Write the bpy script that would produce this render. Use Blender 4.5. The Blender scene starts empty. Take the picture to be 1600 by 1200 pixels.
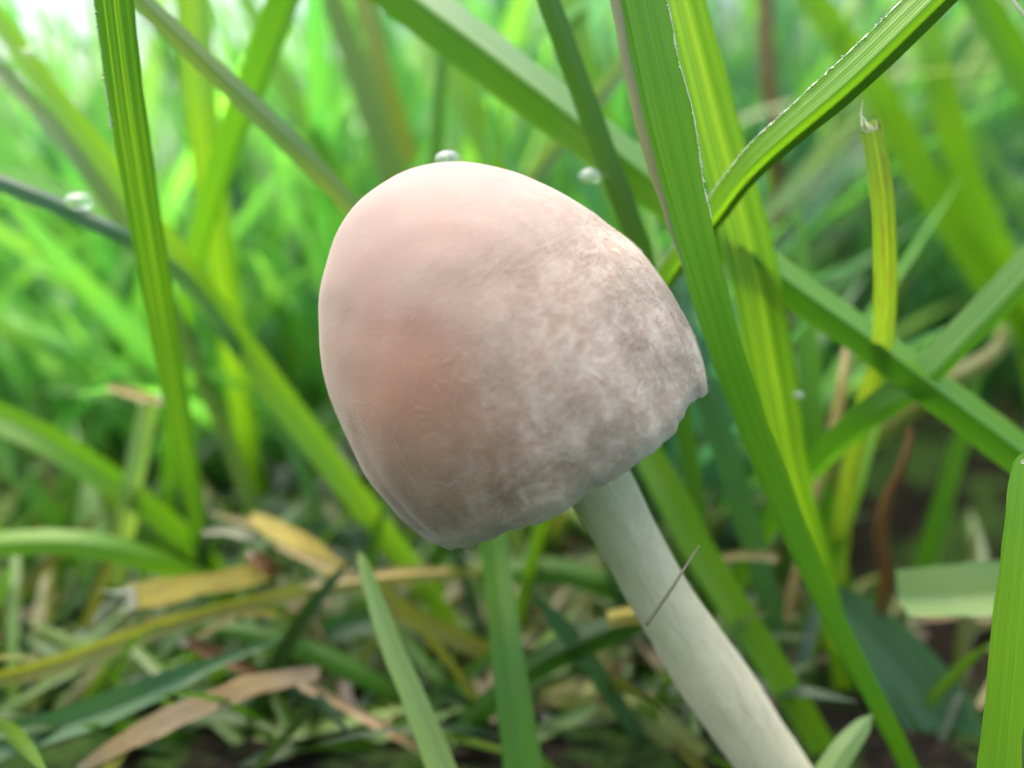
import bpy, bmesh, math, random
import numpy as np
from mathutils import Vector, Matrix, noise

sc = bpy.context.scene
sc.unit_settings.system = 'METRIC'
sc.unit_settings.scale_length = 0.01          # 1 unit = 1 cm: a close-up of a small lawn mushroom
C = sc.collection
R = math.radians
random.seed(7)

# ------------------------------------------------------------------ camera
CAM_H, PITCH, LENS = 4.0, R(15.0), 28.0
FPX = 1600 * LENS / 36.0
cam_d = bpy.data.cameras.new('camera')
cam_d.lens = LENS; cam_d.sensor_width = 36.0
cam_d.clip_start = 0.05; cam_d.clip_end = 20000
cam_d.dof.use_dof = True
cam_d.dof.focus_distance = 3.8
cam_d.dof.aperture_fstop = LENS * 1e-3 / 0.16   # entrance pupil about 1.6 mm, as on a phone
cam = bpy.data.objects.new('camera', cam_d); C.objects.link(cam)
cam.location = (0, 0, CAM_H); cam.rotation_euler = (R(90) - PITCH, 0, 0)
sc.camera = cam
EYE = Vector((0, 0, CAM_H))
FWD = Vector((0, math.cos(PITCH), -math.sin(PITCH)))
UP = Vector((0, math.sin(PITCH), math.cos(PITCH)))
RIGHT = Vector((1, 0, 0))

# ------------------------------------------------------------------ sky and sun
SUN_EL, SUN_AZ = R(70), R(-60)                 # azimuth from +Y (into the picture), negative = left
w = bpy.data.worlds.new('World'); sc.world = w; w.use_nodes = True
nt = w.node_tree; nt.nodes.clear()
sky = nt.nodes.new('ShaderNodeTexSky'); sky.sky_type = 'NISHITA'; sky.sun_disc = False
sky.sun_elevation = SUN_EL; sky.sun_rotation = SUN_AZ
sky.air_density = 1.0; sky.dust_density = 8.0; sky.ozone_density = 1.0
bgn = nt.nodes.new('ShaderNodeBackground'); bgn.inputs['Strength'].default_value = 0.15
wo = nt.nodes.new('ShaderNodeOutputWorld')
nt.links.new(sky.outputs[0], bgn.inputs[0]); nt.links.new(bgn.outputs[0], wo.inputs[0])
sd = bpy.data.lights.new('sun', 'SUN'); sd.energy = 1.0; sd.angle = R(95); sd.color = (1.0, 0.93, 0.84)
so = bpy.data.objects.new('sun', sd); C.objects.link(so)
sdir = Vector((math.sin(SUN_AZ) * math.cos(SUN_EL), math.cos(SUN_AZ) * math.cos(SUN_EL), math.sin(SUN_EL)))
so.rotation_euler = sdir.to_track_quat('Z', 'Y').to_euler(); so.location = sdir * 60
vs = sc.view_settings
vs.view_transform = 'Standard'; vs.look = 'None'; vs.gamma = 1.0; vs.use_curve_mapping = False
vs.exposure = 1.95
cy = sc.cycles
cy.use_denoising = True
cy.max_bounces = 8; cy.diffuse_bounces = 4; cy.transmission_bounces = 8; cy.transparent_max_bounces = 8
cy.sample_clamp_indirect = 6.0

# ------------------------------------------------------------------ helpers
def at(px, py, d):
    """world point seen at photograph pixel (px, py), d cm along the view axis"""
    return EYE + FWD * d + RIGHT * ((px - 800) / FPX * d) + UP * ((600 - py) / FPX * d)

def at_y(px, py, Y):
    r = FWD + RIGHT * ((px - 800) / FPX) + UP * ((600 - py) / FPX)
    return EYE + r * (Y / r.y)

def obj(name, mesh, mat=None, parent=None, label=None, cat=None, group=None, kind=None, color=None, smooth=True):
    o = bpy.data.objects.new(name, mesh); C.objects.link(o)
    if mat: mesh.materials.append(mat)
    if smooth and mesh.polygons:
        mesh.polygons.foreach_set('use_smooth', [True] * len(mesh.polygons))
    if parent: o.parent = parent
    if label: o['label'] = label
    if cat: o['category'] = cat
    if group: o['group'] = group
    if kind: o['kind'] = kind
    if color: o.color = (*color, 1)
    return o

def mesh_py(name, verts, faces, uvs=None):
    me = bpy.data.meshes.new(name)
    me.from_pydata(verts, [], faces)
    if uvs is not None:
        ul = me.uv_layers.new(name='UVMap')
        idx = np.empty(len(me.loops), dtype=np.int32); me.loops.foreach_get('vertex_index', idx)
        ul.data.foreach_set('uv', np.asarray(uvs, dtype=np.float32)[idx].ravel())
    me.update()
    return me

class N:
    """tiny node-tree writer"""
    def __init__(s, name):
        s.m = bpy.data.materials.new(name); s.m.use_nodes = True
        s.t = s.m.node_tree; s.t.nodes.clear()
        s.out = s.t.nodes.new('ShaderNodeOutputMaterial')
    def n(s, typ, props=None, **inp):
        nd = s.t.nodes.new(typ)
        for k, v in (props or {}).items(): setattr(nd, k, v)
        for k, v in inp.items():
            key = int(k[1:]) if k[0] == '_' and k[1:].isdigit() else k.replace('_', ' ')
            s.set(nd.inputs[key], v)
        return nd
    def set(s, sock, v):
        if isinstance(v, bpy.types.NodeSocket): s.t.links.new(v, sock)
        elif isinstance(v, bpy.types.Node): s.t.links.new(v.outputs[0], sock)
        elif isinstance(v, (tuple, list)) and len(v) == 3 and sock.type == 'RGBA': sock.default_value = (*v, 1)
        else: sock.default_value = v
    def mix(s, f, a, b, mode='MIX'):
        nd = s.t.nodes.new('ShaderNodeMix'); nd.data_type = 'RGBA'; nd.blend_type = mode
        s.set(nd.inputs[0], f); s.set(nd.inputs[6], a); s.set(nd.inputs[7], b)
        return nd.outputs[2]
    def math(s, op, a, b=0.0, clamp=False):
        nd = s.t.nodes.new('ShaderNodeMath'); nd.operation = op; nd.use_clamp = clamp
        s.set(nd.inputs[0], a); s.set(nd.inputs[1], b)
        return nd.outputs[0]
    def ramp(s, f, stops):
        nd = s.t.nodes.new('ShaderNodeValToRGB'); e = nd.color_ramp.elements
        while len(e) < len(stops): e.new(0.5)
        for i, (p, c) in enumerate(stops):
            e[i].position = p; e[i].color = (*c, 1) if len(c) == 3 else c
        s.set(nd.inputs[0], f); return nd
    def rng(s, v, a, b, c=0.0, d=1.0):
        nd = s.t.nodes.new('ShaderNodeMapRange')
        s.set(nd.inputs[0], v)
        for i, x in zip((1, 2, 3, 4), (a, b, c, d)): s.set(nd.inputs[i], x)
        return nd.outputs[0]
    def noise(s, vec, scale, detail=3.0, rough=0.55, dist=0.0):
        nd = s.n('ShaderNodeTexNoise', None, Vector=vec, Scale=scale, Detail=detail, Roughness=rough, Distortion=dist)
        return nd.outputs['Fac']
    def done(s, shader):
        s.t.links.new(shader.outputs[0] if isinstance(shader, bpy.types.Node) else shader, s.out.inputs['Surface'])
        return s.m

def leaf_material(name, base_kind, veins=9.0, vein_amt=0.45, spots=0.0, trans=0.5, rough=0.36, stripes=0.0, tint=(1.3, 1.35, 0.65), spec=0.7):
    """grass leaf: parallel veins along its length, thin and translucent, waxy"""
    k = N(name)
    if base_kind == 'object':
        base = k.n('ShaderNodeObjectInfo').outputs['Color']
        rnd = k.n('ShaderNodeObjectInfo').outputs['Random']
    else:
        base = k.n('ShaderNodeAttribute', {'attribute_name': 'tint'}).outputs['Color']
        rnd = 0.37
    uv = k.n('ShaderNodeUVMap').outputs[0]
    sep = k.n('ShaderNodeSeparateXYZ', None, Vector=uv)
    u, v = sep.outputs[0], sep.outputs[1]
    tc = k.n('ShaderNodeTexCoord').outputs['Object']
    # veins: fine ridges across u, wandering a little along v
    cv = k.n('ShaderNodeCombineXYZ', None, X=k.math('MULTIPLY', u, 3.0), Y=k.math('MULTIPLY', v, 0.5), Z=k.math('MULTIPLY', rnd, 31.0))
    wob = k.noise(cv, 2.0, 2.0)
    cvn = k.n('ShaderNodeCombineXYZ', None, X=k.math('ADD', k.math('MULTIPLY', u, veins * 1.7), k.math('MULTIPLY', wob, 0.4)), Y=k.math('MULTIPLY', v, 0.05), Z=k.math('MULTIPLY', rnd, 53.0))
    vein = k.rng(k.noise(cvn, 1.0, 2.0, 0.6), 0.3, 0.7)
    cv2 = k.n('ShaderNodeCombineXYZ', None, X=k.math('MULTIPLY', u, 46.0), Y=k.math('MULTIPLY', v, 1.3), Z=k.math('MULTIPLY', rnd, 17.0))
    fine = k.noise(cv2, 1.0, 3.0, 0.6)
    blot = k.noise(tc, 1.6, 3.0)
    c_lo = k.mix(1.0, base, (0.66, 0.72, 0.7), 'MULTIPLY')
    c_hi = k.mix(1.0, base, (1.5, 1.3, 1.2), 'MULTIPLY')
    f = k.math('ADD', k.math('MULTIPLY', vein, vein_amt), k.math('MULTIPLY', fine, 0.9 - vein_amt), True)
    col = k.mix(f, c_lo, c_hi)
    col = k.mix(k.rng(blot, 0.35, 0.7), col, k.mix(1.0, col, (1.22, 1.06, 0.7), 'MULTIPLY'))
    speck = k.rng(k.noise(tc, 26.0, 3.0, 0.7), 0.70, 0.76)
    col = k.mix(k.math('MULTIPLY', speck, 0.45), col, (0.22, 0.19, 0.07))
    if stripes:
        us = k.math('ADD', u, k.math('MULTIPLY', k.math('SUBTRACT', wob, 0.5), 0.05))
        st = k.ramp(us, [(0.0, (0.3,) * 3), (0.05, (0,) * 3), (0.20, (0,) * 3), (0.235, (0.9,) * 3), (0.27, (0,) * 3), (0.36, (0.1,) * 3), (0.385, (0.55,) * 3), (0.41, (0,) * 3), (0.47, (0,) * 3), (0.505, (1,) * 3), (0.54, (0.1,) * 3), (0.60, (0.5,) * 3), (0.63, (0,) * 3), (0.80, (0,) * 3), (0.83, (0.4,) * 3), (0.86, (0,) * 3)]).outputs[0]
        st = k.math('MULTIPLY', st, k.rng(fine, 0.25, 0.6, 0.5, 1.0))
        col = k.mix(k.math('MULTIPLY', st, stripes), col, k.mix(1.0, base, (4.6, 2.5, 1.8), 'MULTIPLY'))
    if spots:
        cs = k.n('ShaderNodeCombineXYZ', None, X=k.math('MULTIPLY', u, 3.2), Y=k.math('MULTIPLY', v, 2.4), Z=k.math('MULTIPLY', rnd, 9.0))
        sp = k.rng(k.noise(cs, 1.7, 4.0, 0.65), 0.50, 0.66)
        col = k.mix(k.math('MULTIPLY', sp, spots), col, (0.16, 0.075, 0.025))
    hgt = k.math('ADD', k.math('MULTIPLY', vein, 0.6), k.math('MULTIPLY', fine, 0.6))
    bump = k.n('ShaderNodeBump', None, Strength=0.4, Distance=0.014, Height=hgt)
    pr = k.n('ShaderNodeBsdfPrincipled', None, Base_Color=col, Roughness=k.rng(fine, 0.2, 0.8, rough - 0.08, rough + 0.12), Normal=bump.outputs[0])
    pr.inputs['Specular IOR Level'].default_value = spec
    tcol = k.mix(1.0, col, tint, 'MULTIPLY')
    tr = k.n('ShaderNodeBsdfTranslucent', None, Color=tcol, Normal=bump.outputs[0])
    return k.done(k.n('ShaderNodeMixShader', None, _0=trans, _1=pr.outputs[0], _2=tr.outputs[0]))

M_leaf = leaf_material('grass_leaf', 'object')
M_wet = leaf_material('wet_grass_leaf', 'object', rough=0.22, spec=1.0)
M_ribbed = leaf_material('ribbed_grass_leaf', 'object', stripes=1.0, rough=0.3)
M_dry = leaf_material('dry_grass_leaf', 'object', spots=0.55, trans=0.25, rough=0.6, tint=(1.1, 1.05, 0.9), spec=0.3, veins=7, vein_amt=0.35)
M_opaque = leaf_material('thick_grass_leaf', 'object', trans=0.08)
M_spotted = leaf_material('spotted_grass_leaf', 'object', spots=0.4, trans=0.45, rough=0.5, stripes=0.4)
M_scatter = leaf_material('lawn_grass', 'attr', rough=0.26, spec=1.0, tint=(1.3, 1.35, 0.9))

def plain(name, col, rough=0.6, trans=0.0, spec=0.4, nscale=20.0, var=0.25):
    k = N(name)
    tc = k.n('ShaderNodeTexCoord').outputs['Object']
    c = k.mix(k.noise(tc, nscale, 4.0), tuple(x * (1 - var) for x in col), tuple(min(1, x * (1 + var)) for x in col))
    pr = k.n('ShaderNodeBsdfPrincipled', None, Base_Color=c, Roughness=rough)
    pr.inputs['Specular IOR Level'].default_value = spec
    if not trans: return k.done(pr)
    tr = k.n('ShaderNodeBsdfTranslucent', None, Color=c)
    return k.done(k.n('ShaderNodeMixShader', None, _0=trans, _1=pr.outputs[0], _2=tr.outputs[0]))

M_margin = plain('pale_leaf_margin', (0.62, 0.70, 0.55), 0.3, 0.4)
M_fray = plain('bleached_fibre', (0.62, 0.62, 0.52), 0.5, 0.4)
M_scrap = plain('weathered_straw', (0.36, 0.37, 0.30), 0.6, 0.3)
M_hair = plain('dry_hair', (0.30, 0.26, 0.17), 0.5, 0.2)

# ------------------------------------------------------------------ ground
def ground_h(x, y):
    r = math.hypot(x, y)
    hollow = 1.6 * math.exp(-(((x - 4.7) / 2.0) ** 2 + ((y - 9.0) / 1.5) ** 2) ** 1.5)
    a = 0.14 if r < 60 else 0.5
    return -hollow + a * noise.noise(Vector((x * 0.35, y * 0.35, 1.7))) + 0.07 * noise.noise(Vector((x * 1.3, y * 1.3, 5.0))) + 0.03 * noise.noise(Vector((x * 4, y * 4, 8.0)))

def build_ground():
    rings = [0.0]
    r = 0.25
    while r < 6000:
        rings.append(r); r *= 1.07 if r > 6 else 1.0; r += 0.22 if r <= 14 else 0.0
    na = 160
    v = [(0, 5, ground_h(0, 5))]; f = []
    for i, rr in enumerate(rings[1:]):
        for a in range(na):
            t = 2 * math.pi * a / na
            x, y = rr * math.cos(t), 5 + rr * math.sin(t)
            v.append((x, y, ground_h(x, y)))
        b = 1 + i * na
        for a in range(na):
            a2 = (a + 1) % na
            if i == 0: f.append((0, b + a, b + a2))
            else: f.append((b - na + a, b + a, b + a2, b - na + a2))
    return mesh_py('ground', v, f)

k = N('damp_soil')
tc = k.n('ShaderNodeTexCoord').outputs['Object']
n1 = k.noise(tc, 1.1, 6.0, 0.6); n2 = k.noise(tc, 6.0, 5.0, 0.6)
soil = k.ramp(n2, [(0.3, (0.003, 0.0027, 0.0025)), (0.55, (0.010, 0.008, 0.006)), (0.8, (0.04, 0.03, 0.02))]).outputs[0]
moss = k.ramp(n2, [(0.3, (0.015, 0.035, 0.008)), (0.7, (0.03, 0.065, 0.012))]).outputs[0]
soil = k.mix(k.rng(n1, 0.46, 0.56), soil, moss)
bmp = k.n('ShaderNodeBump', None, Strength=0.9, Distance=0.12, Height=n2)
pr = k.n('ShaderNodeBsdfPrincipled', None, Base_Color=soil, Roughness=0.9, Normal=bmp.outputs[0])
pr.inputs['Specular IOR Level'].default_value = 0.08
M_soil = k.done(pr)
obj('ground', build_ground(), M_soil, kind='structure', label='dark damp soil under the lawn', cat='ground')

# ------------------------------------------------------------------ mushroom
RIM = at(895, 715, 4.3)
AX = Vector((-0.524, 0.0, 0.852)).normalized()
Xa = Vector((AX.z, 0, -AX.x)).normalized()         # lateral, to the right of the photograph
Ya = AX.cross(Xa).normalized()                      # into the picture
CAPM = Matrix((( Xa.x, Ya.x, AX.x, RIM.x), (Xa.y, Ya.y, AX.y, RIM.y), (Xa.z, Ya.z, AX.z, RIM.z), (0, 0, 0, 1)))
# half-outlines of the cap, (height, radius), bottom to top
PR_R = [(0.0, 0.855), (0.06, 0.882), (0.13, 0.895), (0.30, 0.915), (0.52, 0.905), (0.75, 0.868), (0.97, 0.792), (1.21, 0.69), (1.44, 0.53), (1.60, 0.37), (1.69, 0.23), (1.745, 0.09), (1.755, 0.0)]
PR_L = [(0.0, 0.885), (0.06, 0.93), (0.13, 0.955), (0.26, 0.99), (0.46, 1.01), (0.68, 0.995), (0.93, 0.955), (1.17, 0.872), (1.40, 0.735), (1.56, 0.58), (1.68, 0.42), (1.745, 0.24), (1.755, 0.0)]
def resample(pr, n=60):
    p = np.array(pr); s = np.r_[0, np.cumsum(np.hypot(*np.diff(p, axis=0).T))]; s /= s[-1]
    # smooth Catmull-Rom through the points
    out = []
    for t in np.linspace(0, 1, n):
        i = min(max(int(np.searchsorted(s, t) - 1), 0), len(p) - 2)
        q = (t - s[i]) / (s[i + 1] - s[i])
        p0 = p[max(i - 1, 0)]; p1 = p[i]; p2 = p[i + 1]
        p3 = p[i + 2] if i + 2 < len(p) else np.array([p[-1][0], -p[-2][1]])
        out.append(0.5 * ((2 * p1) + (-p0 + p2) * q + (2 * p0 - 5 * p1 + 4 * p2 - p3) * q * q + (-p0 + 3 * p1 - 3 * p2 + p3) * q ** 3))
    return np.array(out)
NP = 70
SR, SL = resample(PR_R, NP), resample(PR_L, NP)
def cap_pt(t, th):
    """t 0 at the rim .. 1 at the apex, th 0 = photograph right, -pi/2 = towards the camera"""
    fi = min(max(t, 0), 1) * (NP - 1); i = min(int(fi), NP - 2); q = fi - i
    a = SR[i] * (1 - q) + SR[i + 1] * q; b = SL[i] * (1 - q) + SL[i + 1] * q
    m = 0.5 + 0.5 * math.cos(th)
    h, r = a * m + b * (1 - m)
    cx, sx = math.cos(th), math.sin(th)
    # lumps, faint radial furrows, uneven rim
    lump = 0.034 * noise.noise(Vector((cx * 1.6, sx * 1.6, h * 1.3 + 3))) + 0.006 * noise.noise(Vector((cx * r * 5, sx * r * 5, h * 5)))
    low = max(0.0, 1 - t / 0.42)
    lump += low * 0.016 * noise.noise(Vector((cx * 7, sx * 7, h * 3 + 9)))
    rr = r + lump * min(1.0, r / 0.35)
    hh = h + (max(0.0, 1 - t / 0.16) ** 1.3) * (0.045 * noise.noise(Vector((cx * 2.6, sx * 2.6, 21.0))) + 0.022 * noise.noise(Vector((cx * 8.5, sx * 8.5, 4.0))) + 0.010 * noise.noise(Vector((cx * 24, sx * 24, 14.0))))
    return Vector((rr * cx, rr * sx, hh))

def build_cap():
    na, nh = 260, 150
    v, f = [], []
    for j in range(nh):
        t = j / nh
        for a in range(na): v.append(cap_pt(t, 2 * math.pi * a / na))
    v.append(cap_pt(1, 0)); top = len(v) - 1
    for j in range(nh - 1):
        for a in range(na):
            a2 = (a + 1) % na
            f.append((j * na + a, j * na + a2, (j + 1) * na + a2, (j + 1) * na + a))
    for a in range(na): f.append(((nh - 1) * na + a, (nh - 1) * na + (a + 1) % na, top))
    # thin edge turning under, then the inner face up to the stem
    prev = 0
    inner = [(-0.004, 0.992), (0.004, 0.975), (0.06, 0.90), (0.22, 0.78), (0.38, 0.55), (0.48, 0.30), (0.50, 0.12)]
    for dh, q in inner:
        b = len(v)
        for a in range(na):
            p = v[a]; v.append(Vector((p.x * q, p.y * q, p.z * max(0, 1 - 3 * abs(dh)) + dh)))
        for a in range(na):
            a2 = (a + 1) % na; f.append((prev + a2, prev + a, b + a, b + a2))
        prev = b
    return mesh_py('cap', [tuple(p) for p in v], f)

# cap skin: pink-beige, silky, with a greyish fibrous veil thick over the right and the rim
k = N('mushroom_cap_skin')
tc = k.n('ShaderNodeTexCoord').outputs['Object']
sp = k.n('ShaderNodeSeparateXYZ', None, Vector=tc)
X, Y, Z = sp.outputs
th = k.math('ARCTAN2', Y, X)
rad = k.math('SQRT', k.math('ADD', k.math('MULTIPLY', X, X), k.math('MULTIPLY', Y, Y)))
big = k.noise(tc, 1.7, 4.0, 0.6)
mid = k.noise(tc, 5.0, 5.0, 0.62, 0.6)
curl = k.noise(tc, 11.0, 5.0, 0.62, 2.2)
cs = k.n('ShaderNodeCombineXYZ', None, X=k.math('MULTIPLY', th, 5.0), Y=k.math('MULTIPLY', rad, 16.0), Z=k.math('MULTIPLY', Z, 17.0))
silk = k.noise(cs, 1.3, 5.0, 0.7, 1.2)                  # streaks round the cap
# veil mask: to the right, and towards the rim
g = k.math('ADD', k.math('MULTIPLY', X, 0.55), k.math('MULTIPLY', Z, -0.22))
g = k.math('ADD', k.math('ADD', g, 0.42), k.math('MULTIPLY', k.math('SUBTRACT', big, 0.5), 0.9))
g = k.math('ADD', g, k.math('MULTIPLY', k.math('SUBTRACT', silk, 0.5), 0.35))
veil = k.rng(g, 0.10, 0.62)
pink = k.ramp(k.math('ADD', k.math('MULTIPLY', big, 0.6), k.math('MULTIPLY', mid, 0.4)), [(0.3, (0.27, 0.16, 0.108)), (0.5, (0.30, 0.185, 0.132)), (0.7, (0.325, 0.215, 0.165))]).outputs[0]
grey = k.ramp(k.math('ADD', k.math('MULTIPLY', curl, 0.6), k.math('MULTIPLY', silk, 0.4)), [(0.34, (0.33, 0.26, 0.20)), (0.52, (0.375, 0.305, 0.245)), (0.68, (0.42, 0.375, 0.315))]).outputs[0]
col = k.mix(k.math('MULTIPLY', veil, 0.85), pink, grey)
# browner skin low on the left, its olive shade painted into the colour
low_shade = k.rng(k.math('ADD', k.math('MULTIPLY', X, -0.55), k.math('ADD', k.math('MULTIPLY', Z, -0.75), k.math('MULTIPLY', mid, 0.35))), -0.25, 0.42)
col = k.mix(k.math('MULTIPLY', low_shade, 0.7), col, (0.155, 0.112, 0.05))
gx = k.math('DIVIDE', k.math('ADD', X, 0.36), 0.36); gz = k.math('DIVIDE', k.math('SUBTRACT', Z, 0.85), 0.42)
gg = k.math('ADD', k.math('ADD', k.math('MULTIPLY', gx, gx), k.math('MULTIPLY', gz, gz)), k.math('MULTIPLY', k.math('SUBTRACT', mid, 0.5), 1.6))
peach = k.math('MULTIPLY', k.rng(gg, 1.3, 0.1), k.rng(Y, -0.1, -0.5))
col = k.mix(k.math('MULTIPLY', peach, 0.7), col, (0.285, 0.145, 0.088))
cw = k.n('ShaderNodeCombineXYZ', None, X=k.math('MULTIPLY', th, 9.0), Y=k.math('MULTIPLY', rad, 40.0), Z=k.math('MULTIPLY', Z, 44.0))
wisp = k.math('MULTIPLY', k.rng(k.noise(cw, 1.0, 4.0, 0.7, 1.5), 0.50, 0.66), k.math('MULTIPLY', k.rng(veil, 0.0, 1.0, 0.14, 0.8), k.rng(Z, 1.6, 0.7, 0.35, 1.0)))
col = k.mix(wisp, col, (0.47, 0.405, 0.335))
patch = k.noise(tc, 8.0, 6.0, 0.72, 0.7)
pm = k.math('MULTIPLY', k.rng(patch, 0.46, 0.64), k.rng(k.math('SUBTRACT', k.math('MULTIPLY', X, 0.8), k.math('MULTIPLY', Z, 0.7)), -0.75, 0.15))
col = k.mix(k.math('MULTIPLY', pm, 0.85), col, (0.56, 0.51, 0.445))
dk = k.math('MULTIPLY', k.rng(patch, 0.47, 0.34), k.rng(k.math('SUBTRACT', k.math('MULTIPLY', X, 0.8), k.math('MULTIPLY', Z, 0.7)), -0.75, 0.15))
col = k.mix(k.math('MULTIPLY', dk, 0.15), col, (0.22, 0.165, 0.10))
# crown painted darker, to offset the strong light from above
crown = k.rng(Z, 0.75, 1.6)
col = k.mix(k.math('MULTIPLY', crown, 0.75), col, (0.195, 0.155, 0.142))
col = k.mix(1.0, col, (0.82, 0.805, 0.79), 'MULTIPLY')
edge = k.rng(Z, 0.16, 0.0)
col = k.mix(k.math('MULTIPLY', edge, 0.55), col, (0.38, 0.35, 0.28))
hgt = k.math('ADD', k.math('MULTIPLY', k.math('ADD', silk, wisp), 0.5), k.math('MULTIPLY', k.math('MULTIPLY', curl, veil), 0.9))
bmp = k.n('ShaderNodeBump', None, Strength=0.22, Distance=0.014, Height=hgt)
pr = k.n('ShaderNodeBsdfPrincipled', None, Base_Color=col, Roughness=0.62, Normal=bmp.outputs[0])
pr.inputs['Specular IOR Level'].default_value = 0.3
pr.inputs['Subsurface Weight'].default_value = 0.6
pr.inputs['Subsurface Radius'].default_value = (1.0, 0.55, 0.4)
pr.inputs['Subsurface Scale'].default_value = 0.2
pr.inputs['Sheen Weight'].default_value = 0.18
pr.inputs['Sheen Roughness'].default_value = 0.5
M_cap = k.done(pr)

k = N('mushroom_stem_skin')
tc = k.n('ShaderNodeTexCoord').outputs['Object']
uv = k.n('ShaderNodeUVMap').outputs[0]
su = k.n('ShaderNodeSeparateXYZ', None, Vector=uv)
cs = k.n('ShaderNodeCombineXYZ', None, X=k.math('MULTIPLY', su.outputs[0], 26.0), Y=k.math('MULTIPLY', su.outputs[1], 4.0))
fib = k.noise(cs, 1.0, 5.0, 0.65, 0.8)
flk = k.noise(tc, 9.0, 4.0, 0.6, 0.8)
low = k.rng(su.outputs[1], 0.2, 1.8)
col = k.ramp(k.math('ADD', k.math('MULTIPLY', fib, 0.6), k.math('MULTIPLY', flk, 0.4)), [(0.33, (0.36, 0.305, 0.19)), (0.5, (0.50, 0.46, 0.32)), (0.68, (0.62, 0.60, 0.46))]).outputs[0]
col = k.mix(k.math('SUBTRACT', 0.9, k.math('MULTIPLY', low, 0.4)), col, (0.50, 0.48, 0.34))
col = k.mix(1.0, col, (1.02, 1.0, 0.93), 'MULTIPLY')
pw = k.noise(tc, 38.0, 3.0, 0.7)
col = k.mix(k.math('MULTIPLY', k.rng(pw, 0.56, 0.68), 0.35), col, (0.66, 0.63, 0.52))
bmp = k.n('ShaderNodeBump', None, Strength=0.4, Distance=0.02, Height=k.math('ADD', fib, k.math('MULTIPLY', pw, 0.6)))
pr = k.n('ShaderNodeBsdfPrincipled', None, Base_Color=col, Roughness=0.6, Normal=bmp.outputs[0])
pr.inputs['Subsurface Weight'].default_value = 0.4
pr.inputs['Subsurface Radius'].default_value = (0.9, 0.9, 0.6); pr.inputs['Subsurface Scale'].default_value = 0.1
pr.inputs['Sheen Weight'].default_value = 0.25
M_stem = k.done(pr)
M_gill = plain('gill_flesh', (0.20, 0.13, 0.10), 0.8, 0.25)
M_fibril = plain('silky_fibril', (0.50, 0.44, 0.37), 0.5, 0.5)

mush = bpy.data.objects.new('mushroom', None); C.objects.link(mush)
mush['label'] = 'pale pink bell-capped mushroom leaning on its cream stem among the grass'
mush['category'] = 'mushroom'
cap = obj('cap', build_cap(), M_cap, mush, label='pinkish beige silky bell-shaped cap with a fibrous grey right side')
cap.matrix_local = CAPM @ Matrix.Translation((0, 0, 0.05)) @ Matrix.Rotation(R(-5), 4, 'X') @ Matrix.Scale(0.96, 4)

def build_gills():
    v, f = [], []
    for i in range(56):
        th = 2 * math.pi * i / 56
        c, s = math.cos(th), math.sin(th)
        pts = [(0.80, 0.04), (0.72, 0.02), (0.5, 0.10), (0.25, 0.30), (0.16, 0.47), (0.30, 0.46), (0.55, 0.36), (0.78, 0.20)]
        b = len(v)
        for q in (-1, 1):
            for r, h in pts: v.append((r * c - q * 0.004 * s, r * s + q * 0.004 * c, h))
        n = len(pts)
        f.append(tuple(range(b + n - 1, b - 1, -1))); f.append(tuple(range(b + n, b + 2 * n)))
        for j in range(n): f.append((b + j, b + (j + 1) % n, b + n + (j + 1) % n, b + n + j))
    return mesh_py('gills', v, f)
g_o = obj('gills', build_gills(), M_gill, cap, kind='stuff', smooth=False)

def build_fibrils(n):
    """short silky threads lying on the skin; curly and dense on the right and near the rim"""
    rnd = random.Random(3)
    v, f = [], []
    cnt = 0
    while cnt < n:
        t = rnd.uniform(0.01, 0.5) ; th = rnd.uniform(-math.pi, 0.35)
        right = 0.5 + 0.5 * math.cos(th)
        keep = 0.012 + 1.0 * max(0, right - 0.36) * max(0.0, 0.95 - 1.6 * t)
        clump = noise.noise(Vector((th * 3.2, t * 7, 2.0)))
        keep *= min(1.6, max(0.08, 0.5 + 1.9 * clump))
        if rnd.random() > keep: continue
        woolly = t < 0.38
        ang = rnd.gauss(0.15, 0.35) if not woolly else rnd.uniform(-1.6, 1.6)
        L = rnd.uniform(0.03, 0.09) if not woolly else rnd.uniform(0.05, 0.16)
        wd = rnd.uniform(0.0005, 0.0011)
        lift = rnd.uniform(0.001, 0.004) if not woolly else rnd.uniform(0.002, 0.009)
        seg = 5
        pts = []
        tt, hh = t, th
        for s in range(seg + 1):
            P = cap_pt(tt, hh)
            e = 0.01
            dt = cap_pt(tt + e, hh) - P; da = cap_pt(tt, hh + e) - P
            nrm = da.cross(dt)
            if nrm.length < 1e-9: break
            nrm.normalize()
            q = s / seg
            pts.append((P + nrm * (lift * math.sin(math.pi * min(q * 1.15, 1)) + 0.001), nrm))
            ang += rnd.gauss(0, 0.15 if not woolly else 0.32)
            tt = min(max(tt + math.sin(ang) * L / seg / max(dt.length / e, 1e-4), 0.004), 0.97); hh += math.cos(ang) * L / seg / max(da.length / e, 1e-4)
        if len(pts) < seg + 1: continue
        b = len(v)
        for s, (P, nrm) in enumerate(pts):
            T = (pts[min(s + 1, seg)][0] - pts[max(s - 1, 0)][0])
            S = T.cross(nrm)
            if S.length < 1e-9: S = Vector((1, 0, 0))
            S.normalize(); q = wd * (1 - 0.75 * (s / seg))
            v += [tuple(P - S * q), tuple(P + nrm * q * 1.2), tuple(P + S * q)]
        for s in range(seg):
            o0 = b + 3 * s
            f += [(o0, o0 + 1, o0 + 4, o0 + 3), (o0 + 1, o0 + 2, o0 + 5, o0 + 4)]
        cnt += 1
    return mesh_py('fibrils', v, f)
fb = obj('fibrils', build_fibrils(3000), M_fibril, cap, kind='stuff')

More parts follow.
